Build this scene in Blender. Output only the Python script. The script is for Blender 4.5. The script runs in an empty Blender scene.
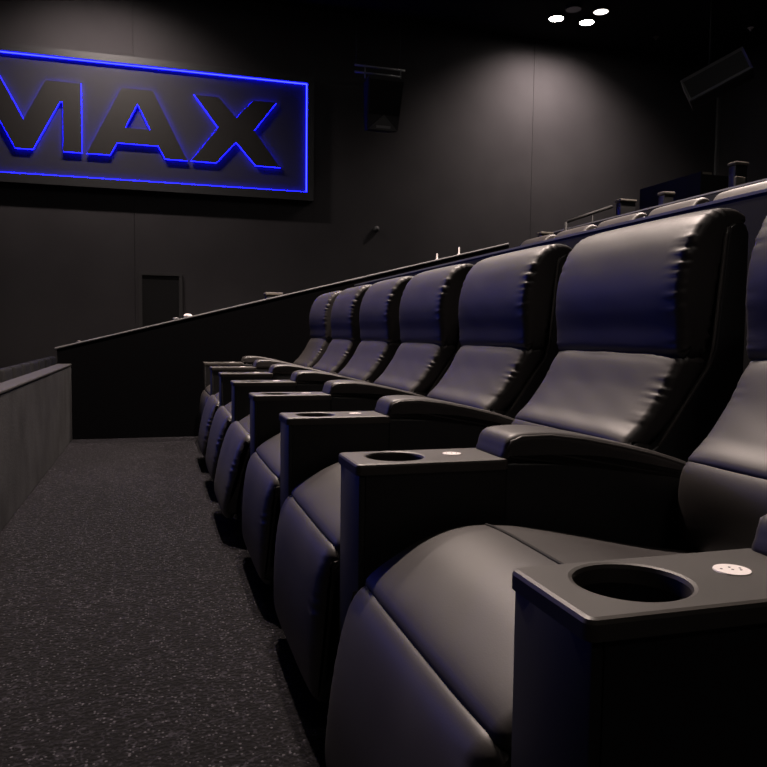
import bpy, bmesh, math, random
from mathutils import Vector, Matrix
random.seed(7)
S = bpy.context.scene
COL = S.collection
R = math.radians
PI = math.pi

# ------------------------------------------------------------------ camera, world, lights, exposure
CAM_H = 0.7818
F_PX, YAW, PITCH, ROLL = 759.5, R(16.647), R(-3.763), R(0.681)
cam_data = bpy.data.cameras.new('camera')
cam_data.sensor_fit = 'HORIZONTAL'; cam_data.sensor_width = 36.0
cam_data.lens = 36.0 * F_PX / 767.0
cam_data.clip_start = 0.02; cam_data.clip_end = 60
cam = bpy.data.objects.new('camera', cam_data); COL.objects.link(cam)
fwd = Vector((math.sin(YAW)*math.cos(PITCH), math.cos(YAW)*math.cos(PITCH), math.sin(PITCH)))
rgt = Vector((math.cos(YAW), -math.sin(YAW), 0)); upv = rgt.cross(fwd)
r2 = math.cos(ROLL)*rgt + math.sin(ROLL)*upv
u2 = math.cos(ROLL)*upv - math.sin(ROLL)*rgt
cam.matrix_world = Matrix(((r2.x, u2.x, -fwd.x, 0), (r2.y, u2.y, -fwd.y, 0), (r2.z, u2.z, -fwd.z, CAM_H), (0, 0, 0, 1)))
S.camera = cam

S.view_settings.view_transform = 'Standard'; S.view_settings.look = 'None'
S.view_settings.gamma = 1.0; S.view_settings.use_curve_mapping = False
S.view_settings.exposure = 0.0
S.cycles.use_denoising = True
S.cycles.max_bounces = 6

world = bpy.data.worlds.new('dark_room'); S.world = world; world.use_nodes = True
bg = world.node_tree.nodes['Background']
bg.inputs[0].default_value = (0.5, 0.5, 0.7, 1); bg.inputs[1].default_value = 0.0

CEIL = 5.8
WARM = {'wall': (1.0, 0.84, 0.77), 'house': (1.0, 0.81, 0.71)}
# downlight clusters in the ceiling: (x, y, [(dx, dy, watts)...], cone, aim)
CLUSTERS = [
    ('wall',  6.32, 11.0, 470), ('wall', -0.70, 10.6, 340),
    ('house', 6.10, 7.00, 950),  ('house', 0.68, 4.40, 1250), ('house', 0.68, 7.00, 330), ('house', 0.68, -1.80, 26), ('house', 4.60, 5.60, 1300),  # last two are added, unseen: fill for near sides, brighter upper headrests
]
# added blue fill lamp, unseen, tinting the seats from the screen end
sl = bpy.data.lights.new('added_blue_fill', 'AREA'); sl.shape = 'RECTANGLE'; sl.size = 6.0; sl.size_y = 1.2
sl.color = (0.04, 0.09, 1.0); sl.energy = 21; sl.spread = R(60)
so = bpy.data.objects.new('added_blue_fill', sl); COL.objects.link(so)
so.location = (-7.4, 9.0, 3.2); so.rotation_euler = (Vector((0.6, 2.6, 0.6))-so.location).to_track_quat('-Z', 'Y').to_euler()

# ------------------------------------------------------------------ helpers
def tag(o, label=None, cat=None, group=None, kind=None):
    if label: o['label'] = label
    if cat: o['category'] = cat
    if group: o['group'] = group
    if kind: o['kind'] = kind
    return o

def empty(name, loc):
    o = bpy.data.objects.new(name, None); COL.objects.link(o); o.location = loc
    o.empty_display_size = 0.1
    return o

def obj(name, bm, mat, parent=None, smooth=False, origin=None):
    bmesh.ops.recalc_face_normals(bm, faces=bm.faces[:])
    if origin is not None:
        bmesh.ops.translate(bm, verts=bm.verts[:], vec=-Vector(origin))
    me = bpy.data.meshes.new(name); bm.to_mesh(me); bm.free()
    if smooth:
        for p in me.polygons: p.use_smooth = True
        if smooth != 'all':
            me.set_sharp_from_angle(angle=R(smooth if smooth is not True else 45))
    me.materials.append(mat)
    o = bpy.data.objects.new(name, me); COL.objects.link(o)
    if parent is not None: o.parent = parent
    elif origin is not None: o.location = origin
    return o

def copy_tree(o, parent=None):
    c = o.copy(); COL.objects.link(c)
    if parent is not None: c.parent = parent
    for ch in list(o.children): copy_tree(ch, c)
    return c

def box(bm, x0, x1, y0, y1, z0, z1, bevel=0.0, seg=2):
    vs = [bm.verts.new(p) for p in ((x0,y0,z0),(x1,y0,z0),(x1,y1,z0),(x0,y1,z0),(x0,y0,z1),(x1,y0,z1),(x1,y1,z1),(x0,y1,z1))]
    fs = [bm.faces.new([vs[i] for i in q]) for q in ((3,2,1,0),(4,5,6,7),(0,1,5,4),(1,2,6,5),(2,3,7,6),(3,0,4,7))]
    if bevel > 0:
        es = list({e for f in fs for e in f.edges})
        bmesh.ops.bevel(bm, geom=es, offset=bevel, segments=seg, profile=0.5, affect='EDGES')
    return bm

def newbox(*a, **k):
    return box(bmesh.new(), *a, **k)

def tube(bm, pts, r, n=8, closed=False):
    pts = [Vector(p) for p in pts]; rings = []
    N = len(pts)
    for i, p in enumerate(pts):
        a = pts[i-1] if (i > 0 or closed) else p
        b = pts[(i+1) % N] if (i < N-1 or closed) else p
        t = (b-a).normalized()
        h = Vector((0,0,1)) if abs(t.z) < 0.9 else Vector((0,1,0))
        s = t.cross(h).normalized(); q = s.cross(t)
        rings.append([bm.verts.new(p + r*(math.cos(2*PI*k/n)*s + math.sin(2*PI*k/n)*q)) for k in range(n)])
    for i in range(N if closed else N-1):
        A, B = rings[i], rings[(i+1) % N]
        for k in range(n):
            bm.faces.new((A[k], A[(k+1)%n], B[(k+1)%n], B[k]))
    if not closed:
        bm.faces.new(rings[0][::-1]); bm.faces.new(rings[-1])
    return bm

def cyl(bm, c, r0, r1, z0, z1, n=32, top=True, bottom=True):
    A = [bm.verts.new((c[0]+r0*math.cos(2*PI*k/n), c[1]+r0*math.sin(2*PI*k/n), z0)) for k in range(n)]
    B = [bm.verts.new((c[0]+r1*math.cos(2*PI*k/n), c[1]+r1*math.sin(2*PI*k/n), z1)) for k in range(n)]
    for k in range(n): bm.faces.new((A[k], A[(k+1)%n], B[(k+1)%n], B[k]))
    if bottom: bm.faces.new(A[::-1])
    if top: bm.faces.new(B)
    return bm

def catmull(pts, per=14):
    out = []; n = len(pts)
    for i in range(n):
        p0, p1, p2, p3 = [Vector(pts[(i+k) % n]) for k in (-1, 0, 1, 2)]
        for s in range(per):
            t = s/per
            out.append(0.5*((2*p1) + (p2-p0)*t + (2*p0-5*p1+4*p2-p3)*t*t + (3*p1-p0-3*p2+p3)*t**3))
    return out

def resample(pts, K):
    n = len(pts); L = [0]
    for i in range(n): L.append(L[-1] + (pts[(i+1) % n]-pts[i]).length)
    out = []; j = 0
    for k in range(K):
        d = L[-1]*k/K
        while L[j+1] < d: j += 1
        f = (d-L[j])/max(L[j+1]-L[j], 1e-9)
        out.append(pts[j].lerp(pts[(j+1) % n], f))
    return out

def cushion(profile, half, rnd=0.03, crown=0.012, crown_dir=(-1, 0), gather=0.0, waves=26, K=120, ny=22, seed=0, front_wrinkle=0.0):
    """A stuffed pad: the side outline in (x, z) swept over y in [-half, half], with rounded, optionally gathered ends."""
    P = resample(catmull([Vector((a, b)) for a, b in profile]), K)
    area = sum(P[i].x*P[(i+1)%K].y - P[(i+1)%K].x*P[i].y for i in range(K))
    if area < 0: P = P[::-1]
    N = []
    for i in range(K):
        t = P[(i+1)%K]-P[i-1]; N.append(Vector((t.y, -t.x)).normalized())
    cd = Vector(crown_dir).normalized()
    rng = random.Random(seed)
    ph = [rng.uniform(0, 2*PI) for _ in range(8)]
    ys = []
    m = 9
    for i in range(m+1):                       # near rounded end
        a = i/m*PI/2
        ys.append((-half + rnd*(1-math.sin(a)), rnd*(1-math.cos(PI/2-a)) if False else rnd*(1-math.sin(a)) , a))
    sec = []
    for i in range(m+1):
        a = (i/m)*PI/2
        sec.append((-half + rnd*(1-math.cos(a)), rnd*(1-math.sin(a)), math.sin(a)))
    for i in range(1, ny):
        sec.append((-half+rnd + (2*half-2*rnd)*i/ny, 0.0, 1.0))
    for i in range(m, -1, -1):
        a = (i/m)*PI/2
        sec.append((half - rnd*(1-math.cos(a)), rnd*(1-math.sin(a)), math.sin(a)))
    bm = bmesh.new(); rings = []
    for (y, inset, s) in sec:
        side = 0 if y < 0 else 1
        cm = max(0.0, 1 - (abs(y)/half)**5)
        e = max(0.0, 1-(half-abs(y))/(rnd*1.2+0.028))       # 1 at the very end, 0 further in
        ring = []
        for k in range(K):
            u = 2*PI*k/K
            w = max(0.0, N[k].dot(cd))
            d = crown*cm*(0.25+0.75*w) - inset
            if gather > 0 and e > 0:
                env = (min(1.0, 1.3*max(0.0, e-0.2)))*(0.50+0.35*math.sin(3*u+ph[0]+side)+0.35*math.sin(7*u+ph[4]))*(1.0 if side == 0 else 0.35)
                d += gather*env*(math.sin(waves*u+ph[1]+2.2*math.sin(5*u+ph[2])+side*1.7) + 0.5*math.sin(waves*1.7*u+ph[3]+8*e))
            if front_wrinkle > 0:
                d += front_wrinkle*w*math.sin(9*y/half + 5*u + ph[4])*math.sin(4*u+ph[5])
            q = P[k] + N[k]*d
            ring.append(bm.verts.new((q.x, y, q.y)))
        rings.append(ring)
    for A, B in zip(rings[:-1], rings[1:]):
        for k in range(K): bm.faces.new((A[k], A[(k+1)%K], B[(k+1)%K], B[k]))
    bm.faces.new(rings[0][::-1]); bm.faces.new(rings[-1])
    return bm

def prism_xz(pts, y0, y1, bevel=0.0, seg=3):
    bm = bmesh.new()
    A = [bm.verts.new((a, y0, b)) for a, b in pts]; B = [bm.verts.new((a, y1, b)) for a, b in pts]
    n = len(pts)
    bm.faces.new(A); bm.faces.new(B[::-1])
    for k in range(n): bm.faces.new((A[k], B[k], B[(k+1)%n], A[(k+1)%n]))
    bmesh.ops.recalc_face_normals(bm, faces=bm.faces[:])
    if bevel > 0:
        bmesh.ops.bevel(bm, geom=bm.edges[:], offset=bevel, segments=seg, profile=0.5, affect='EDGES', clamp_overlap=True)
    return bm

# ------------------------------------------------------------------ materials
def mat(name, col, rough=0.6, spec=0.5, metal=0.0):
    m = bpy.data.materials.new(name); m.use_nodes = True
    b = m.node_tree.nodes['Principled BSDF']
    b.inputs['Base Color'].default_value = (*col, 1); b.inputs['Roughness'].default_value = rough
    b.inputs['Specular IOR Level'].default_value = spec; b.inputs['Metallic'].default_value = metal
    return m

def add_bump(m, kind, scale, strength, dist=0.001, stretch=(1, 1, 1), detail=4):
    nt = m.node_tree; b = nt.nodes['Principled BSDF']
    tc = nt.nodes.new('ShaderNodeTexCoord'); mp = nt.nodes.new('ShaderNodeMapping'); mp.inputs['Scale'].default_value = stretch
    if kind == 'noise':
        t = nt.nodes.new('ShaderNodeTexNoise'); t.inputs['Detail'].default_value = detail
    else:
        t = nt.nodes.new('ShaderNodeTexVoronoi')
    t.inputs['Scale'].default_value = scale
    bp = nt.nodes.new('ShaderNodeBump'); bp.inputs['Strength'].default_value = strength; bp.inputs['Distance'].default_value = dist
    nt.links.new(tc.outputs['Object'], mp.inputs['Vector']); nt.links.new(mp.outputs['Vector'], t.inputs['Vector'])
    nt.links.new(t.outputs[0], bp.inputs['Height']); nt.links.new(bp.outputs['Normal'], b.inputs['Normal'])
    return m

def mottle(m, c0, c1, scale, lo=0.35, hi=0.65, stretch=(1, 1, 1), detail=5, rough=None):
    nt = m.node_tree; b = nt.nodes['Principled BSDF']
    tc = nt.nodes.new('ShaderNodeTexCoord'); mp = nt.nodes.new('ShaderNodeMapping'); mp.inputs['Scale'].default_value = stretch
    t = nt.nodes.new('ShaderNodeTexNoise'); t.inputs['Scale'].default_value = scale; t.inputs['Detail'].default_value = detail
    cr = nt.nodes.new('ShaderNodeValToRGB')
    cr.color_ramp.elements[0].position = lo; cr.color_ramp.elements[0].color = (*c0, 1)
    cr.color_ramp.elements[1].position = hi; cr.color_ramp.elements[1].color = (*c1, 1)
    nt.links.new(tc.outputs['Object'], mp.inputs['Vector']); nt.links.new(mp.outputs['Vector'], t.inputs['Vector'])
    nt.links.new(t.outputs[0], cr.inputs['Fac']); nt.links.new(cr.outputs['Color'], b.inputs['Base Color'])
    if rough:
        mr = nt.nodes.new('ShaderNodeMapRange'); mr.inputs['To Min'].default_value = rough[0]; mr.inputs['To Max'].default_value = rough[1]
        nt.links.new(t.outputs[0], mr.inputs['Value']); nt.links.new(mr.outputs['Result'], b.inputs['Roughness'])
    return m

def emit(name, col, strength):
    m = bpy.data.materials.new(name); m.use_nodes = True; nt = m.node_tree
    nt.nodes.remove(nt.nodes['Principled BSDF'])
    e = nt.nodes.new('ShaderNodeEmission'); e.inputs[0].default_value = (*col, 1); e.inputs[1].default_value = strength
    nt.links.new(e.outputs[0], nt.nodes['Material Output'].inputs[0])
    return m

LEATHER = mat('black_leather', (0.022, 0.019, 0.019), 0.42, 0.5)
mottle(LEATHER, (0.020, 0.017, 0.017), (0.027, 0.024, 0.023), 5.0, rough=(0.44, 0.58)); add_bump(LEATHER, 'voronoi', 420, 0.08, 0.0005)
SHELL = mat('black_vinyl_shell', (0.012, 0.012, 0.013), 0.38, 0.5); add_bump(SHELL, 'voronoi', 420, 0.15, 0.0005)
PIPING = mat('black_piping', (0.07, 0.066, 0.063), 0.4, 0.5)
PLASTIC = mat('matte_black_tray', (0.020, 0.019, 0.018), 0.5, 0.5)
mottle(PLASTIC, (0.030, 0.0265, 0.0235), (0.038, 0.034, 0.030), 9, rough=(0.44, 0.56))
BODY = mat('black_console_panel', (0.006, 0.006, 0.007), 0.5, 0.5)
BLACK = mat('deep_black', (0.0025, 0.0025, 0.003), 0.7, 0.2)
WHITE = mat('white_badge', (0.85, 0.80, 0.78), 0.4)
MARK = mat('badge_ink', (0.12, 0.11, 0.12), 0.5)
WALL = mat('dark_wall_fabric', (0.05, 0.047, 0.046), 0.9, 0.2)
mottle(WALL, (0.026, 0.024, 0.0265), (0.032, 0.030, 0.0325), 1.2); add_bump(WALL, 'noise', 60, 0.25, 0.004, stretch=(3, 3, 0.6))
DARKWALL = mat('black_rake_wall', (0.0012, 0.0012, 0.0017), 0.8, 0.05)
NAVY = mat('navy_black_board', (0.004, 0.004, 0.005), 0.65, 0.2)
FRAMEG = mat('dark_door_frame', (0.022, 0.021, 0.022), 0.6, 0.3)
CAP = mat('grey_rail_cap', (0.10, 0.10, 0.105), 0.45, 0.5)
CEILM = mat('black_ceiling', (0.006, 0.006, 0.007), 0.9, 0.1)
PARA = mat('grey_carpeted_parapet', (0.06, 0.06, 0.06), 0.9, 0.2)
mottle(PARA, (0.015, 0.015, 0.0165), (0.034, 0.034, 0.037), 4.5, stretch=(1, 1, 0.7)); add_bump(PARA, 'noise', 90, 0.4, 0.004)
PARATOP = mat('grey_parapet_cap', (0.026, 0.0245, 0.025), 0.7, 0.3)
FABRIC = mat('ribbed_black_fabric', (0.010, 0.010, 0.011), 0.85, 0.3); add_bump(FABRIC, 'noise', 40, 0.5, 0.006, stretch=(1, 1, 6))
PALE = mat('pale_and_lit_beige', (0.10, 0.09, 0.075), 0.6, 0.4)  # also paints the light caught by seat tops, seat sides and partition edge
STEEL = mat('grey_steel', (0.22, 0.22, 0.23), 0.4, 0.5, 0.6)
SPK = mat('black_speaker_cabinet', (0.010, 0.010, 0.012), 0.55, 0.4)
SPKRIM = mat('speaker_grey_trim', (0.05, 0.05, 0.053), 0.5, 0.5)
PANEL = mat('dark_sign_panel', (0.015, 0.0145, 0.017), 0.65, 0.25)
LETTER = mat('black_letter_face', (0.007, 0.006, 0.006), 0.6, 0.3)
LED = emit('blue_led', (0.0035, 0.0045, 1.0), 45)
LEDHOT = emit('blue_letter_edge', (0.003, 0.0035, 1.0), 40)
LEDDIM = emit('blue_letter_return', (0.0, 0.0, 0.30), 1.0)
LAMP = emit('warm_white_lamp', (1.0, 0.93, 0.85), 60)
LAMPDIM = emit('warm_white_lamp_low', (1.0, 0.93, 0.85), 2.5)
OFFLENS = mat('unlit_lens', (0.10, 0.10, 0.13), 0.3)

# carpet: near-black loops with pale flecks
CARPET = mat('flecked_dark_carpet', (0.02, 0.019, 0.02), 0.95, 0.15)
nt = CARPET.node_tree; b = nt.nodes['Principled BSDF']
tc = nt.nodes.new('ShaderNodeTexCoord')
v = nt.nodes.new('ShaderNodeTexVoronoi'); v.inputs['Scale'].default_value = 90; v.inputs['Randomness'].default_value = 1
n1 = nt.nodes.new('ShaderNodeTexNoise'); n1.inputs['Scale'].default_value = 62; n1.inputs['Detail'].default_value = 3; n1.inputs['Distortion'].default_value = 1.6
cr = nt.nodes.new('ShaderNodeValToRGB')
cr.color_ramp.elements[0].position = 0.54; cr.color_ramp.elements[0].color = (0.003, 0.0027, 0.0036, 1)
cr.color_ramp.elements[1].position = 0.66; cr.color_ramp.elements[1].color = (0.021, 0.0195, 0.025, 1)
n2 = nt.nodes.new('ShaderNodeTexNoise'); n2.inputs['Scale'].default_value = 1.6; n2.inputs['Detail'].default_value = 4
mr = nt.nodes.new('ShaderNodeMapRange'); mr.inputs['From Min'].default_value = 0.3; mr.inputs['From Max'].default_value = 0.7; mr.inputs['To Min'].default_value = 0.75; mr.inputs['To Max'].default_value = 1.25
mx = nt.nodes.new('ShaderNodeMix'); mx.data_type = 'RGBA'; mx.blend_type = 'MULTIPLY'; mx.inputs['Factor'].default_value = 1
bp = nt.nodes.new('ShaderNodeBump'); bp.inputs['Strength'].default_value = 0.6; bp.inputs['Distance'].default_value = 0.006
for t in (v, n1, n2): nt.links.new(tc.outputs['Object'], t.inputs['Vector'])
nt.links.new(n1.outputs[0], cr.inputs['Fac']); nt.links.new(n2.outputs[0], mr.inputs['Value'])
nt.links.new(cr.outputs['Color'], mx.inputs['A']); nt.links.new(mr.outputs['Result'], mx.inputs['B'])
v2 = nt.nodes.new('ShaderNodeTexVoronoi'); v2.inputs['Scale'].default_value = 150; nt.links.new(tc.outputs['Object'], v2.inputs['Vector'])
sx = nt.nodes.new('ShaderNodeSeparateColor'); nt.links.new(v2.outputs['Color'], sx.inputs[0])
lt = nt.nodes.new('ShaderNodeMath'); lt.operation = 'LESS_THAN'; lt.inputs[1].default_value = 0.42; nt.links.new(v2.outputs['Distance'], lt.inputs[0])
gt = nt.nodes.new('ShaderNodeMath'); gt.operation = 'GREATER_THAN'; gt.inputs[1].default_value = 0.90; nt.links.new(sx.outputs[0], gt.inputs[0])
mu = nt.nodes.new('ShaderNodeMath'); mu.operation = 'MULTIPLY'; nt.links.new(lt.outputs[0], mu.inputs[0]); nt.links.new(gt.outputs[0], mu.inputs[1])
fl = nt.nodes.new('ShaderNodeMix'); fl.data_type = 'RGBA'; fl.inputs['B'].default_value = (0.056, 0.053, 0.062, 1)
nt.links.new(mu.outputs[0], fl.inputs['Factor']); nt.links.new(mx.outputs['Result'], fl.inputs['A'])
nt.links.new(fl.outputs['Result'], b.inputs['Base Color'])
nt.links.new(v.outputs[0], bp.inputs['Height']); nt.links.new(bp.outputs['Normal'], b.inputs['Normal'])

# ------------------------------------------------------------------ the setting
X0, X1, Y0, Y1, ZB = -8.0, 10.0, -4.0, 12.0, -1.6
PX = -0.581                       # aisle face of the parapet
ENDY = 5.79                       # aisle-end rake wall
def struct(name, bm, m, label, cat, **k):
    o = obj(name, bm, m, **k); tag(o, label, cat, kind='structure'); return o

struct('floor', newbox(PX-0.09, 1.50, Y0, Y1, ZB, 0.0), CARPET, 'dark flecked carpet of the aisle in front of the recliners', 'floor')
lv = [(X0, PX-0.09, -0.67, 'carpeted lower level in front of the grey parapet'), (1.50, 4.05, 0.712, 'carpeted platform behind the recliner row'),
      (4.05, 4.90, 1.09, 'raised carpet step under the seats past the handrail'), (4.90, 5.60, 1.49, 'raised carpet step in front of the navy partition'),
      (5.60, X1, 1.60, 'top carpeted level by the back wall')]
for a, b_, z, l in lv:
    struct('floor_terrace', newbox(a, b_, Y0, Y1, ZB, z), CARPET, l, 'floor')
# side wall with panel joints
bm = bmesh.new()
xs = [X0-0.2, -6.8, -0.30, 6.20, X1+0.2]
for a, b_ in zip(xs[:-1], xs[1:]): box(bm, a+0.002, b_-0.002, Y1, Y1+0.15, ZB, CEIL+0.1, 0.003, 1)
box(bm, X0-0.2, X1+0.2, Y1+0.02, Y1+0.2, ZB, CEIL+0.1)
struct('wall_side', bm, WALL, 'dark fabric side wall carrying the blue-lit sign', 'wall')
struct('wall_back', newbox(X1, X1+0.2, Y0, Y1, ZB, CEIL+0.1), WALL, 'dark back wall beyond the corner line', 'wall')
struct('wall_front', newbox(X0-0.2, X0, Y0, Y1, ZB, CEIL+0.1), DARKWALL, 'dark wall at the screen end of the hall', 'wall')
struct('wall_near', newbox(X0-0.2, X1+0.2, Y0-0.2, Y0, ZB, CEIL+0.1), DARKWALL, 'dark side wall behind the viewpoint', 'wall')
struct('ceiling', newbox(X0-0.2, X1+0.2, Y0-0.2, Y1+0.2, CEIL, CEIL+0.2), CEILM, 'black ceiling of the auditorium', 'ceiling')
struct('trim_corner', newbox(X1-0.06, X1-0.005, Y1-0.06, Y1-0.005, 1.60, 5.35), CAP, 'pale vertical strip in the corner of side and back wall', 'trim')
# door opening in the side wall: frame and black leaf
bm = bmesh.new()
box(bm, -0.25, -0.20, Y1-0.05, Y1, 0.0, 1.66); box(bm, 0.33, 0.38, Y1-0.05, Y1, 0.0, 1.66); box(bm, -0.20, 0.33, Y1-0.05, Y1, 1.61, 1.66)
dr = struct('door_1', bm, FRAMEG, 'black doorway in the side wall under the sign', 'door')
obj('door_leaf', newbox(-0.20, 0.33, Y1-0.03, Y1-0.005, 0.0, 1.61), BLACK, dr)
# grey parapet in front of the aisle
struct('wall_parapet', newbox(PX-0.09, PX, Y0, ENDY, 0.0, 0.53, 0.004, 1), PARA, 'low grey parapet along the aisle, facing the recliners', 'parapet')
struct('trim_parapet_cap', newbox(PX-0.09, PX+0.003, Y0, ENDY, 0.530, 0.542, 0.003, 1), PARATOP, 'paler flat cap on the low grey parapet', 'trim')
# sloping aisle-end wall and its cap
rake = lambda x: 0.66 + 0.2545*(x+0.673)
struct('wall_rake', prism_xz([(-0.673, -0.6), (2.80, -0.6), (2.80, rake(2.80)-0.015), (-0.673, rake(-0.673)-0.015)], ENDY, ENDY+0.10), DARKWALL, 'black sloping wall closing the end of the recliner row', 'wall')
struct('trim_rake_cap', prism_xz([(-0.690, rake(-0.690)-0.015), (2.80, rake(2.80)-0.015), (2.80, rake(2.80)), (-0.690, rake(-0.690))], ENDY-0.008, ENDY+0.108, 0.006, 2), CAP, 'thin grey cap along the top of the sloping wall', 'trim')
# parapets behind the rows
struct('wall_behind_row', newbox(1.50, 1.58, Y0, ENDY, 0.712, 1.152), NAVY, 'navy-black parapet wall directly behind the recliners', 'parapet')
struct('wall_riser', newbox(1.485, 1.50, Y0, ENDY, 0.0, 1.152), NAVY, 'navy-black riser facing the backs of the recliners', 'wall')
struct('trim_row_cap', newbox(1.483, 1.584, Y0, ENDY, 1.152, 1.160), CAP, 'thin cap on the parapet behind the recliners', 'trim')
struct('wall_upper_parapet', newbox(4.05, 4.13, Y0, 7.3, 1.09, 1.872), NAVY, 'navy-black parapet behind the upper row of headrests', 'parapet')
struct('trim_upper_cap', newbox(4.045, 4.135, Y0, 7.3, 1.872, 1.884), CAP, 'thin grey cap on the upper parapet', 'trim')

# ------------------------------------------------------------------ ceiling downlights
def fixture(x, y, lit, label, group):
    t = empty('ceiling_downlight', (x, y, CEIL)); tag(t, label, 'ceiling light', group)
    bm = bmesh.new(); cyl(bm, (0, 0), 0.125, 0.125, -0.05, 0.0, 32, top=True, bottom=False)
    cyl(bm, (0, 0), 0.112, 0.125, -0.05, -0.0501, 32, top=False, bottom=False)
    obj('housing', bm, SPK, t, 40)
    bm = bmesh.new(); cyl(bm, (0, 0), 0.112, 0.112, -0.047, -0.043, 32)
    obj('lens', bm, {2: LAMP, 1: LAMPDIM, 0: OFFLENS}[lit], t, 40)
    return t

def spot(kind, x, y, watts, angle, blend, aim=(0, 0, -1), r=0.06):
    l = bpy.data.lights.new('downlight', 'SPOT'); l.energy = watts; l.spot_size = R(angle); l.spot_blend = blend
    l.color = WARM[kind]; l.shadow_soft_size = r
    o = bpy.data.objects.new('downlight', l); COL.objects.link(o); o.location = (x, y, CEIL-0.07)
    o.rotation_euler = Vector(aim).to_track_quat('-Z', 'Y').to_euler()
    return o
names = {0: 'by the side wall above the lit wall patch', 1: 'by the side wall above the sign', 2: 'over the upper rows', 3: 'over the middle of the recliner row', 4: 'over the side aisle past the sloping wall', 5: 'added as fill over the near end of the row', 6: 'added to brighten the headrests behind the parapet'}
spotpos = [(-0.26, 0.02, 2, 'left bright'), (0.27, 0.0, 2, 'right bright'), (0.26, -0.42, 1, 'small dimmer'), (-0.18, -0.36, 0, 'unlit')]
for ci, (kind, cx, cy, w) in enumerate(CLUSTERS):
    for dx, dy, lit, adj in spotpos:
        fixture(cx+dx, cy+dy, lit, '%s round ceiling downlight %s' % (adj, names[ci]), 'downlight clusters in the ceiling')
        if lit == 2:
            spot(kind, cx+dx, cy+dy, w, (58 if ci == 6 else 108) if kind == 'house' else 128, 0.35 if kind == 'house' else 1.0, ((-0.22, -0.10, -1) if ci == 6 else (0, 0, -1)) if kind == 'house' else (0, 0.42, -1))

# ------------------------------------------------------------------ recliner
PITCHY = 0.72
CON0 = 0.580                       # centre line of the first console
ORX = 0.70                         # local origin of a recliner
def shift(pr, dx=-ORX): return [(a+dx, b_) for a, b_ in pr]
H_REST = [(1.130, 0.737), (1.098, 0.738), (1.083, 0.752), (1.080, 0.80), (1.075, 0.85), (1.076, 0.90), (1.086, 0.95), (1.106, 1.000), (1.140, 1.043), (1.185, 1.063), (1.226, 1.060), (1.246, 1.042), (1.238, 1.018), (1.205, 0.985), (1.180, 0.92), (1.165, 0.82), (1.152, 0.75)]
B_CUSH = [(1.140, 0.741), (1.100, 0.741), (1.076, 0.720), (1.040, 0.655), (0.995, 0.594), (0.962, 0.562), (0.957, 0.546), (0.99, 0.535), (1.05, 0.575), (1.11, 0.65), (1.155, 0.72)]
LUMBAR = [(1.00, 0.560), (0.965, 0.556), (0.942, 0.525), (0.938, 0.47), (0.945, 0.41), (0.965, 0.375), (1.00, 0.37), (1.03, 0.42), (1.045, 0.52)]
SEATC = [(0.975, 0.372), (0.93, 0.380), (0.86, 0.391), (0.77, 0.410), (0.69, 0.428), (0.62, 0.442), (0.56, 0.450), (0.51, 0.452), (0.465, 0.446), (0.42, 0.431), (0.375, 0.407), (0.34, 0.384), (0.328, 0.368), (0.342, 0.352), (0.40, 0.325), (0.55, 0.31), (0.75, 0.30), (0.95, 0.30), (0.985, 0.335)]
LEGR = [(0.352, 0.352), (0.338, 0.368), (0.322, 0.366), (0.305, 0.345), (0.290, 0.30), (0.277, 0.23), (0.268, 0.15), (0.266, 0.085), (0.280, 0.062), (0.305, 0.070), (0.318, 0.13), (0.328, 0.20), (0.340, 0.28)]
SHELLP = [(1.185, 1.002), (1.190, 1.022), (1.205, 1.032), (1.232, 1.030), (1.242, 1.01), (1.243, 0.60), (1.27, 0.16), (1.00, 0.16), (0.985, 0.52), (1.036, 0.556), (1.105, 0.655), (1.150, 0.72), (1.164, 0.76)]
HALF = 0.272

def make_recliner():
    t = empty('recliner_chair', (ORX, 0, 0))
    obj('base', prism_xz([(0.345-ORX, 0), (1.18-ORX, 0), (1.20-ORX, 0.30), (0.36-ORX, 0.30)], -0.235, 0.235, 0.01), BLACK, t, 40)
    sh = obj('back_shell', prism_xz(shift(SHELLP), -0.278, 0.278, 0.006), SHELL, t, 40)
    edge = [(1.030, 0.548), (1.100, 0.648), (1.146, 0.716), (1.160, 0.76), (1.181, 1.002), (1.188, 1.020)]
    for s in (-1, 1):
        obj('piping', tube(bmesh.new(), [(a-ORX, s*0.276, b_) for a, b_ in edge], 0.0045), PIPING, sh, 'all')
    obj('headrest', cushion(shift(H_REST), 0.271, 0.020, 0.009, (-0.9, 0.3), 0.0048, 30, 150, seed=3, front_wrinkle=0.0003), LEATHER, t, 'all')
    obj('back_cushion', cushion(shift(B_CUSH), 0.266, 0.018, 0.014, (-0.75, 0.6), 0.0030, 22, 120, seed=5, front_wrinkle=0.0004), LEATHER, t, 'all')
    obj('lumbar_cushion', cushion(shift(LUMBAR), HALF, 0.026, 0.014, (-1, 0), 0.0020, 14, 90, seed=6), LEATHER, t, 'all')
    sc = obj('seat_cushion', cushion(shift(SEATC), HALF, 0.030, 0.014, (-0.3, 1), 0.0, K=160, seed=8), LEATHER, t, 'all')
    pts = []
    for i in range(25):
        y = -0.235 + 0.47*i/24
        pts.append((0.535-ORX, y, 0.4512 + 0.014*(1-(abs(y)/HALF)**5)))
    obj('seam', tube(bmesh.new(), pts, 0.0034, 6), BLACK, sc, 'all')
    return t
def legrest(parent, k, dz=0.0):
    pr = []
    for a, b_ in LEGR:
        d = (0.37-b_)
        pr.append((a - k*d/0.3, b_ + dz))
    return obj('leg_rest', cushion(shift(pr), HALF, 0.040, 0.008, (-1, 0.2), 0.0028, 20, 110, seed=11), LEATHER, parent, 'all')

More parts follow.
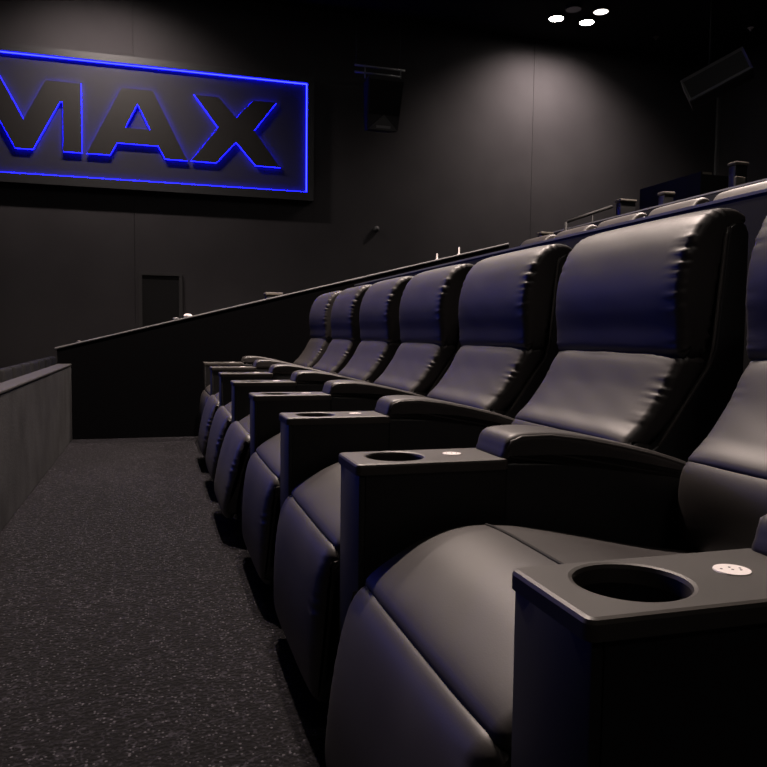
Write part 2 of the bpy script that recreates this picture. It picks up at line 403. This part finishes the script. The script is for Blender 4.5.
proto = make_recliner()
KICK = [0.004, -0.022, -0.018, 0.030, 0.022, 0.024, -0.03]
LIFT = [0, 0, 0, 0.024, 0.022, 0.022, 0]
LBL = ['black leather recliner between the two nearest cup-holder consoles, headrest cut off by the frame',
       'black leather recliner with the largest fully seen headrest, second along the row',
       'black leather recliner third along the row, beside the console with the third cup hole',
       'black leather recliner at the middle of the row, fourth from the viewer',
       'black leather recliner third from the sloping end wall',
       'black leather recliner one seat away from the sloping end wall',
       'black leather recliner at the end of the row against the sloping wall']
seats = []
for i in range(7):
    c = proto if i == 0 else copy_tree(proto)
    c.location = (ORX, CON0 - 0.005 + PITCHY*(i+0.5), 0)
    tag(c, LBL[i], 'recliner', 'recliners in the front row'); seats.append(c)
# upper row behind the parapet
UP = ['third from its visible far end', 'second from its visible far end', 'at its far end past the sloping wall', 'nearest the frame edge', 'one in from the frame edge', 'farthest']
ulab = ['black leather headrest recliner of the upper row, over the frame edge behind the parapet',
        'black leather recliner of the upper row, long lit headrest top cut by the frame edge',
        'black leather recliner of the upper row, lit headrest top directly above the largest headrest',
        'black leather recliner of the upper row, lit headrest top under the navy partition',
        'black leather recliner of the upper row, short lit headrest top under the handrail',
        'black leather recliner ending the upper row, sliver of headrest beside the seat with painted lit top']
upper = []
for j in range(6):
    c = copy_tree(proto); c.location = (ORX+2.55, CON0+0.330+PITCHY*(j+3.5), 0.712)
    tag(c, ulab[j], 'recliner', 'recliners in the upper row'); upper.append(c)
# leg rests: each recliner of the front row stands at its own angle
for i in range(7): legrest(seats[i], KICK[i], LIFT[i])
for c in upper: legrest(c, 0.0)

# ------------------------------------------------------------------ consoles with cup holder, badge and arm pad
CX = 0.60
def rrect(x0, x1, y0, y1, r, n=6):
    pts = []
    for (cx, cy, a0) in ((x1-r, y1-r, 0), (x0+r, y1-r, PI/2), (x0+r, y0+r, PI), (x1-r, y0+r, 1.5*PI)):
        for k in range(n+1):
            a = a0 + PI/2*k/n; pts.append((cx+r*math.cos(a), cy+r*math.sin(a)))
    return pts

def tray_bm(x0, x1, y0, y1, z0, z1, cup, cr_):
    bm = bmesh.new(); n = 96
    base = rrect(x0, x1, y0, y1, 0.010)
    def boundary(ang, ins):
        d = Vector((math.cos(ang), math.sin(ang))); best = 1e9
        pl = rrect(x0+ins, x1-ins, y0+ins, y1-ins, max(0.010-ins, 0.003))
        for i in range(len(pl)):
            a = Vector(pl[i])-Vector(cup); b2 = Vector(pl[(i+1) % len(pl)])-Vector(cup); e = b2-a
            den = d.x*e.y-d.y*e.x
            if abs(den) < 1e-12: continue
            t = (a.x*e.y-a.y*e.x)/den; s = (a.x*d.y-a.y*d.x)/den
            if t > 0 and -1e-6 <= s <= 1+1e-6: best = min(best, t)
        return Vector(cup)+d*best
    angs = sorted([2*PI*k/n for k in range(n)] + [math.atan2(p[1]-cup[1], p[0]-cup[0]) % (2*PI) for p in base])
    A = [a for i, a in enumerate(angs) if i == 0 or a-angs[i-1] > 1e-4]
    rings = []
    for (kind, par, z) in (('o', 0, z0), ('o', 0, z1-0.005), ('o', 0.0015, z1-0.0015), ('o', 0.005, z1), ('c', 0.005, z1), ('c', 0.0015, z1-0.0012), ('c', 0, z1-0.005), ('c', 0, z0)):
        ring = []
        for a in A:
            p = boundary(a, par) if kind == 'o' else Vector(cup)+Vector((math.cos(a), math.sin(a)))*(cr_+par)
            ring.append(bm.verts.new((p.x, p.y, z)))
        rings.append(ring)
    rings.append(rings[0])
    for P, Q in zip(rings[:-1], rings[1:]):
        for k in range(len(A)): bm.faces.new((P[k], P[(k+1) % len(A)], Q[(k+1) % len(A)], Q[k]))
    return bm

def make_console():
    t = empty('cup_holder_console', (CX, CON0, 0))
    # hollow box under the tray
    bm = bmesh.new()
    box(bm, 0.327-CX, 0.339-CX, -0.068, 0.068, 0.0, 0.541, 0.003, 2)
    box(bm, 0.339-CX, 0.60-CX, -0.068, -0.060, 0.0, 0.541); box(bm, 0.339-CX, 0.60-CX, 0.060, 0.068, 0.0, 0.541)
    box(bm, 0.339-CX, 0.60-CX, -0.060, 0.060, 0.0, 0.02)
    obj('body', bm, BODY, t, 40)
    ap = obj('arm_panel', prism_xz([(0.60-CX, 0.0), (1.05-CX, 0.0), (1.05-CX, 0.50), (0.97-CX, 0.515), (0.80-CX, 0.545), (0.60-CX, 0.552)], -0.066, 0.066, 0.006), BODY, t, 40)
    cup = (0.413-CX, 0.0050); rad = 0.0515
    tr = obj('tray', tray_bm(0.322-CX, 0.606-CX, -0.0705, 0.0705, 0.541, 0.56, cup, rad), PLASTIC, t, 18)
    bm = bmesh.new()
    cyl(bm, cup, rad-0.007, rad-0.006, 0.470, 0.505, 64, top=False, bottom=True)
    cyl(bm, cup, rad-0.006, rad-0.0018, 0.505, 0.5056, 64, top=False, bottom=False)
    cyl(bm, cup, rad-0.0018, rad+0.0005, 0.5056, 0.546, 64, top=False, bottom=False)
    obj('cup_holder', bm, BLACK, tr, 40)
    bm = bmesh.new(); cyl(bm, (0.525-CX, 0.0065), 0.0175, 0.0170, 0.5600, 0.5612, 32)
    bd = obj('seat_badge', bm, WHITE, tr, 40); bd['label'] = 'round white badge with small dark symbols'
    for (dx, dy) in ((-0.009, 0.004), (0.000, -0.001), (0.002, 0.006), (0.007, -0.004), (0.010, 0.001)):
        bm = bmesh.new(); cyl(bm, (0.525-CX+dx, 0.0065+dy), 0.0013, 0.0013, 0.5612, 0.5615, 8)
        obj('symbol', bm, MARK, bd)
    # arm pad
    PADP = [(0.603, 0.552), (0.600, 0.575), (0.608, 0.594), (0.630, 0.602), (0.69, 0.603), (0.76, 0.594), (0.84, 0.578), (0.92, 0.559), (0.99, 0.537), (1.03, 0.518), (1.04, 0.498), (1.00, 0.503), (0.90, 0.525), (0.80, 0.543), (0.70, 0.550)]
    pad = obj('arm_pad', cushion(shift(PADP, -CX), 0.067, 0.014, 0.003, (0, 1), 0.0, K=110, ny=8), LEATHER, t, 'all')
    top = [(0.606, 0.575), (0.612, 0.590), (0.632, 0.5975), (0.69, 0.5985), (0.76, 0.5895), (0.84, 0.5735), (0.92, 0.5545), (0.99, 0.5325), (1.025, 0.516)]
    for s in (-1, 1):
        obj('piping', tube(bmesh.new(), [(a-CX, s*0.0635, b_) for a, b_ in top], 0.0030, 6), PIPING, pad, 'all')
    return t
con = make_console()
CL = ['black cup-holder console nearest the viewer, large round cup hole and white badge',
      'black cup-holder console second along the row, in front of the largest headrest',
      'black cup-holder console third along the row, narrow white badge on its tray',
      'black cup-holder console fourth along the row',
      'black cup-holder console fourth from the sloping end wall',
      'black cup-holder console third from the sloping end wall',
      'black cup-holder console second from the sloping end wall',
      'black cup-holder console at the end of the row, touching the sloping wall']
for i in range(8):
    c = con if i == 0 else copy_tree(con)
    c.location = (CX, CON0 + PITCHY*i, 0); tag(c, CL[i], 'console', 'cup-holder consoles between the recliners')

# ------------------------------------------------------------------ blue-lit sign
FY = 11.88                                  # front plane of the letters
sign = empty('wall_sign', (-0.52, Y1, 2.80)); tag(sign, 'wide framed sign on the side wall with black letters edged in blue light', 'sign')
def sobj(name, bm, m, parent=sign, **k):
    off = Vector(sign.location)
    return obj(name, bm, m, parent, origin=off, **k) if parent is sign else obj(name, bm, m, parent, origin=off, **k)
LX0, LX1, LZ0, LZ1 = -3.32, 2.270, 2.970, 4.636
sobj('back_panel', newbox(LX0, LX1, FY+0.06, FY+0.09, LZ0, LZ1), PANEL)
bm = bmesh.new(); fw = 0.10
box(bm, LX0-fw, LX1+fw, FY-0.02, Y1, LZ1, LZ1+fw); box(bm, LX0-fw, LX1+fw, FY-0.02, Y1, LZ0-fw-0.03, LZ0)
box(bm, LX0-fw, LX0, FY-0.02, Y1, LZ0, LZ1); box(bm, LX1, LX1+fw, FY-0.02, Y1, LZ0, LZ1)
sobj('frame', bm, SPK)
bm = bmesh.new(); s0, s1 = FY+0.030, FY+0.052; th = 0.012
box(bm, LX0, LX1, s0, s1, LZ1-th, LZ1-0.0005); box(bm, LX0, LX1, s0, s1, LZ0+0.0005, LZ0+th)
box(bm, LX1-th, LX1-0.0005, s0, s1, LZ0+th, LZ1-th); box(bm, LX0+0.0005, LX0+th, s0, s1, LZ0+th, LZ1-th)
st = sobj('light_strip', bm, LED); st['label'] = 'glowing blue strip'
Z0, Z1 = 3.320, 4.290
M_ = [(-1.007, Z0), (-1.007, Z1), (-1.474, Z1), (-1.767, 3.730), (-2.060, Z1), (-2.527, Z1), (-2.527, Z0), (-2.278, Z0), (-2.278, 4.012), (-2.244, 4.012), (-1.881, Z0), (-1.653, Z0), (-1.290, 4.012), (-1.255, 4.012), (-1.255, Z0)]
A_ = [(-0.460, Z1), (-0.023, Z1), (0.458, Z0), (0.141, Z0), (0.045, 3.501), (-0.529, 3.501), (-0.624, Z0), (-0.941, Z0)]
A_h = [(-0.242, 4.077), (-0.416, 3.725), (-0.067, 3.725)]
X_ = [(0.564, Z1), (0.920, Z1), (1.180, 4.007), (1.430, Z1), (1.788, Z1), (1.448, 3.845), (1.847, Z0), (1.473, Z0), (1.176, 3.649), (0.885, Z0), (0.510, Z0), (0.909, 3.843)]
I_ = [(-2.638, Z0), (-2.638, Z1), (-2.889, Z1), (-2.889, Z0)]

def inset_poly(pts, d):
    n = len(pts); a = sum(pts[i][0]*pts[(i+1)%n][1]-pts[(i+1)%n][0]*pts[i][1] for i in range(n)); sg = 1 if a > 0 else -1
    out = []
    for i in range(n):
        p0, p1, p2 = Vector(pts[i-1]), Vector(pts[i]), Vector(pts[(i+1)%n])
        e1 = (p1-p0).normalized(); e2 = (p2-p1).normalized()
        n1 = Vector((-e1.y, e1.x))*sg; n2 = Vector((-e2.y, e2.x))*sg
        m_ = (n1+n2); m_ = m_/max(m_.dot(n1), 0.25)
        out.append(tuple(p1+m_*d))
    return out

def letter_mesh(outline, hole, y0, y1, d=0.0):
    import mathutils.geometry as mg
    loops = [inset_poly(outline, d)] + ([inset_poly(hole, -d)] if hole else [])
    flat = [p for l in loops for p in l]
    tris = mg.tessellate_polygon([[Vector((p[0], p[1], 0)) for p in l] for l in loops])
    bm = bmesh.new()
    F = [bm.verts.new((p[0], y0, p[1])) for p in flat]; B = [bm.verts.new((p[0], y1, p[1])) for p in flat]
    for a, b_, c in tris:
        bm.faces.new((F[a], F[b_], F[c])); bm.faces.new((B[c], B[b_], B[a]))
    s = 0
    for l in loops:
        n = len(l)
        for k in range(n): bm.faces.new((F[s+k], F[s+(k+1)%n], B[s+(k+1)%n], B[s+k]))
        s += n
    return bm
for outl, hole in ((I_, None), (M_, None), (A_, A_h), (X_, None)):
    L = sobj('letter', letter_mesh(outl, hole, FY, FY+0.016), LETTER)
    e = sobj('light_edge', letter_mesh(outl, hole, FY+0.0162, FY+0.028, -0.002), LEDHOT, L); e['label'] = 'blue glowing edge line'
    sobj('letter_return', letter_mesh(outl, hole, FY+0.0282, FY+0.0598, 0.012), LEDDIM, L)

# ------------------------------------------------------------------ speakers
def at(px, py, y):
    d = fwd + (px-383.5)/F_PX*r2 - (py-383.5)/F_PX*u2
    t = y/d.y; return Vector((d.x*t, y, CAM_H+d.z*t))
def panel_prism(front, back):
    bm = bmesh.new()
    A = [bm.verts.new(p) for p in front]; B = [bm.verts.new(p) for p in back]
    bm.faces.new(A); bm.faces.new(B[::-1])
    for k in range(len(A)): bm.faces.new((A[k], B[k], B[(k+1)%len(A)], A[(k+1)%len(A)]))
    return bm
# hanging speaker by the sign: a tapering cabinet tipped down
o0 = Vector((3.33, 11.45, 4.27))
spk = empty('loudspeaker', o0); tag(spk, 'black tapered loudspeaker hung on a bar frame right of the blue sign', 'speaker')
hw, hb, hz = 0.285, 0.245, 0.40
front = [Vector((-hw, -0.30, hz-0.06)), Vector((hw, -0.30, hz-0.06)), Vector((hb, -0.10, -hz)), Vector((-hb, -0.10, -hz))]
back = [Vector((-hw+0.06, 0.22, hz)), Vector((hw-0.06, 0.22, hz)), Vector((hb-0.06, 0.28, -hz+0.08)), Vector((-hb+0.06, 0.28, -hz+0.08))]
bm = panel_prism(front, back); bmesh.ops.recalc_face_normals(bm, faces=bm.faces[:]); bmesh.ops.bevel(bm, geom=bm.edges[:], offset=0.012, segments=2, affect='EDGES')
obj('cabinet', bm, SPK, spk, 40)
fn = (front[1]-front[0]).cross(front[3]-front[0]).normalized()
if fn.y > 0: fn = -fn
def fpt(u, v_, d): # point on the front face, u across -1..1, v down 0..1
    l = front[0].lerp(front[3], v_); r_ = front[1].lerp(front[2], v_)
    return l.lerp(r_, (u+1)/2) + fn*d
bm = panel_prism([fpt(-0.93, 0.06, 0.014), fpt(0.93, 0.06, 0.014), fpt(0.93, 0.70, 0.014), fpt(0, 0.70, 0.014), fpt(-0.93, 0.70, 0.014)], [fpt(-0.93, 0.06, 0.001), fpt(0.93, 0.06, 0.001), fpt(0.93, 0.70, 0.001), fpt(0, 0.70, 0.001), fpt(-0.93, 0.70, 0.001)])
obj('grille', bm, BLACK, spk)
bm = panel_prism([fpt(0, 0.70, 0.03), fpt(0.95, 0.985, 0.03), fpt(-0.95, 0.985, 0.03)], [fpt(0, 0.70, 0.001), fpt(0.95, 0.985, 0.001), fpt(-0.95, 0.985, 0.001)])
pl = obj('horn_plate', bm, SPKRIM, spk)
bm = panel_prism([fpt(-0.45, 0.90, 0.036), fpt(0.45, 0.90, 0.036), fpt(0.45, 0.95, 0.036), fpt(-0.45, 0.95, 0.036)], [fpt(-0.45, 0.90, 0.030), fpt(0.45, 0.90, 0.030), fpt(0.45, 0.95, 0.030), fpt(-0.45, 0.95, 0.030)])
obj('name_bar', bm, STEEL, pl)
obj('hanging_bar', tube(bmesh.new(), [(-0.42, 0.0, 0.57), (0.38, 0.0, 0.57)], 0.018), STEEL, spk, 'all')
obj('hanging_bar', tube(bmesh.new(), [(-0.42, 0.0, 0.47), (0.30, 0.0, 0.47)], 0.016), STEEL, spk, 'all')
for x in (-0.26, 0.31):
    obj('hanger', tube(bmesh.new(), [(x, 0.0, 0.39 if x < 0 else 0.36), (x, 0.0, 0.59)], 0.010), STEEL, spk, 'all')
for x in (-0.40, 0.30):
    obj('drop_wire', tube(bmesh.new(), [(x, 0.0, 0.57), (x, 0.0, CEIL-o0.z)], 0.006), SPK, spk, 'all')
# tilted speaker high on the right
q = [at(682.6, 76, 9.0), at(749, 48, 9.0)]
c0 = at(716, 74.5, 9.0)
spk2 = empty('loudspeaker', c0); spk2.rotation_euler = (R(-8), R(-24.5), R(-42)); tag(spk2, 'black rectangular loudspeaker tilted under the ceiling near the wall corner', 'speaker')
W2, H2 = 0.43, 0.175
obj('cabinet', newbox(-W2, W2, 0.03, 0.34, -H2, H2, 0.01), SPK, spk2, 40)
bm = bmesh.new()
def rimbar(a, b_, c, d):  # bevelled rim from outer edge a-b to inner edge d-c
    o_ = [Vector(a), Vector(b_), Vector(c), Vector(d)]
    A = [bm.verts.new(p) for p in o_]; B = [bm.verts.new(p+Vector((0, 0.04, 0))) for p in o_]
    bm.faces.new(A); bm.faces.new(B[::-1])
    for k in range(4): bm.faces.new((A[k], B[k], B[(k+1)%4], A[(k+1)%4]))
i_ = 0.03
rimbar((-W2, -0.01, -H2), (W2, -0.01, -H2), (W2-i_, 0.02, -H2+i_+0.02), (-W2+i_, 0.02, -H2+i_+0.02))
rimbar((-W2, -0.01, H2), (W2, -0.01, H2), (W2-i_, 0.02, H2-i_), (-W2+i_, 0.02, H2-i_))
rimbar((-W2, -0.01, -H2), (-W2, -0.01, H2), (-W2+i_, 0.02, H2-i_), (-W2+i_, 0.02, -H2+i_+0.02))
rimbar((W2, -0.01, -H2), (W2, -0.01, H2), (W2-i_, 0.02, H2-i_), (W2-i_, 0.02, -H2+i_+0.02))
obj('rim', bm, SPKRIM, spk2)
obj('grille', newbox(-W2+i_, W2-i_, 0.022, 0.032, -H2+i_, H2-i_), BLACK, spk2)
bm = bmesh.new(); inv = spk2.rotation_euler.to_matrix().inverted()
tube(bm, [inv @ Vector((0.05, 0.20, 0.12)), inv @ Vector((0.05, 0.20, CEIL-c0.z-0.01))], 0.012)
obj('drop_pole', bm, BLACK, spk2, 'all')

# ------------------------------------------------------------------ seats seen over the parapet on the lower level
def make_lower_seat():
    t = empty('theatre_seat', (0, 0, -0.67))
    bm = bmesh.new(); box(bm, -0.045, 0.045, -0.19, 0.19, 0.42, 1.09, 0.03, 4); obj('backrest', bm, FABRIC, t, 40)
    bm = bmesh.new(); box(bm, -0.52, -0.06, -0.235, 0.235, 0.36, 0.46, 0.03, 3); obj('seat', bm, FABRIC, t, 40)
    bm = bmesh.new(); box(bm, -0.42, 0.02, -0.20, 0.20, 0.0, 0.36, 0.01, 1); obj('pedestal', bm, BLACK, t, 40)
    return t
ls = make_lower_seat()
LN = ['nearest the photo edge', 'second from the photo edge', 'third from the photo edge', 'fourth from the photo edge', 'third from the sloping wall end', 'second from the sloping wall end', 'beside the sloping wall end']
for i in range(7):
    c = ls if i == 0 else copy_tree(ls)
    c.location = (-1.36, 7.75+0.545*i, -0.67)
    tag(c, 'dark ribbed seat back above the grey parapet, %s' % LN[i], 'seat', 'seats of the row below the parapet')

# ------------------------------------------------------------------ seats, rail and partition beyond the side aisle
def aisle_seat(x0, x1, ztop, y, floor_z, label, arm=False):
    t = empty('aisle_end_seat', ((x0+x1)/2, y, floor_z)); tag(t, label, 'seat', 'seats beyond the side aisle')
    h = ztop-floor_z; w = (x1-x0)/2
    obj('backrest', newbox(-w*0.9, w*0.9, 0.0, 0.10, 0.30, h-0.032, 0.015), SHELL, t, 40)
    obj('lit_top', newbox(-w, w, -0.01, 0.11, h-0.032, h, 0.010), PALE, t, 40)  # top of the backrest catching light, painted pale
    obj('seat', newbox(-w-0.38, -w*0.9, 0.0, 0.46, 0.34, 0.44, 0.02), SHELL, t, 40)
    obj('base', newbox(-w-0.30, w*0.8, 0.05, 0.41, 0.0, 0.34), BLACK, t)
    if arm:
        a = newbox(-w-0.02, w*0.1, -0.05, -0.012, 0.40, h-0.16, 0.008); obj('side_panel', a, PALE, t, 40)  # pale colour stands for light on the seat side
    return t
def px_seat(pa, pb, py, y, fz, label, arm=False):
    a, b_ = at(pa, py, y), at(pb, py, y); aisle_seat(a.x, b_.x, a.z, y, fz, label, arm)
px_seat(265, 283, 292, 7.2, 0.0, 'seat end with top painted as lit, rising over the sloping wall, left of the last recliner')
px_seat(541, 556, 231.5, 8.2, 1.09, 'seat end with top painted as lit, left of the handrail')
px_seat(620, 637, 198.5, 7.6, 1.49, 'seat end with top painted as lit, between the handrail and the navy partition')
px_seat(664, 675, 191, 6.55, 1.09, 'small seat with side painted as lit, in front of the navy partition', True)
px_seat(735, 749, 161, 6.45, 1.49, 'seat with side painted as lit, at the near end of the navy partition', True)
# navy partition
a = at(701, 172, 7.0)
pt = empty('partition', (a.x, 7.0, 1.49)); tag(pt, 'navy-black partition block standing among the far seats', 'partition')
obj('panel', newbox(0, 0.02, 0, 1.08, 0.12, a.z-1.49+0.005), NAVY, pt)
obj('block', newbox(0.02, 0.44, 0, 1.08, 0.12, a.z-1.49-0.02), BLACK, pt)
obj('ledge', newbox(0.02, 0.14, 0.0, 0.5, a.z-1.49-0.02, a.z-1.49+0.005), PALE, pt)  # lit top edge of the block, put in as pale colour
# handrail
a = at(566, 222, 6.9); b_ = at(612, 206.5, 6.9)
hr = empty('handrail', (a.x, 6.9, 0.69)); tag(hr, 'thin black handrail on posts beyond the upper headrests', 'handrail')
bm = bmesh.new(); tube(bm, [(0, 0, a.z-0.69), (b_.x-a.x, 0, b_.z-0.69)], 0.016); obj('rail', bm, BLACK, hr, 'all')
bm = bmesh.new(); tube(bm, [(0, 0, 0.0), (0, 0, a.z-0.69)], 0.016); obj('post', bm, BLACK, hr, 'all')
bm = bmesh.new(); tube(bm, [(0.30, 0, 0.40), (0.30, 0, a.z-0.69+0.30*(b_.z-a.z)/(b_.x-a.x))], 0.010); obj('post', bm, BLACK, hr, 'all')

# ------------------------------------------------------------------ small things
for px, h, l in ((437, 0.050, 'thin white peg on the sloping wall, left of two'), (459, 0.062, 'thin white peg on the sloping wall, right of two and taller')):
    y = ENDY+0.05
    p = at(px, 260 if px == 437 else 254, y); z = rake(p.x)
    bm = bmesh.new(); cyl(bm, (0, 0), 0.0065, 0.0055, 0.0, h, 12); box(bm, -0.010, 0.010, -0.010, 0.010, 0.0, 0.006)
    o = obj('marker_peg', bm, WHITE, smooth=40); o.location = (p.x, y, z-0.002); tag(o, l, 'peg', 'white pegs on the sloping wall')
def step_lamp(px, py, r_, m, l):
    y = ENDY+0.05; p = at(px, py, y); z = rake(p.x)
    bm = bmesh.new(); bmesh.ops.create_uvsphere(bm, u_segments=16, v_segments=8, radius=r_, matrix=Matrix.Diagonal((1.5, 1, 0.7, 1)))
    o = obj('cap_stud', bm, m, smooth='all'); o.location = (p.x, y, z+r_*0.35); tag(o, l, 'stud', 'studs on the sloping wall cap')
step_lamp(188, 317, 0.022, WHITE, 'oval white stud on the sloping cap under the doorway')
step_lamp(176, 320, 0.016, CAP, 'small grey stud on the sloping cap, left of the white oval one')
step_lamp(79, 342, 0.010, PALE, 'tiny pale stud near the low end of the sloping cap')
bm = bmesh.new(); bmesh.ops.create_uvsphere(bm, u_segments=16, v_segments=8, radius=0.05)
o = obj('wall_sensor', bm, SPKRIM, smooth='all'); p = at(376.5, 229, Y1-0.02); o.location = p; tag(o, 'small round grey sensor on the side wall under the hanging speaker', 'sensor')
def ceil_dot(px, py, r_, m, l):
    d = fwd + (px-383.5)/F_PX*r2 - (py-383.5)/F_PX*u2; t = (CEIL-0.02-CAM_H)/d.z
    bm = bmesh.new(); cyl(bm, (0, 0), r_*0.6, r_, -0.02, 0.0, 20); cyl(bm, (0, 0), r_*0.3, r_*0.3, -0.05, -0.02, 12)
    o = obj('ceiling_fitting', bm, m, smooth=40); o.location = (d.x*t, d.y*t, CEIL-0.0005); tag(o, l, 'ceiling fitting', 'small fittings in the ceiling')
ceil_dot(656, 38, 0.05, PALE, 'small pale ceiling fitting right of the bright downlights')
ceil_dot(750.5, 29, 0.05, WHITE, 'small white ceiling fitting above the tilted speaker')
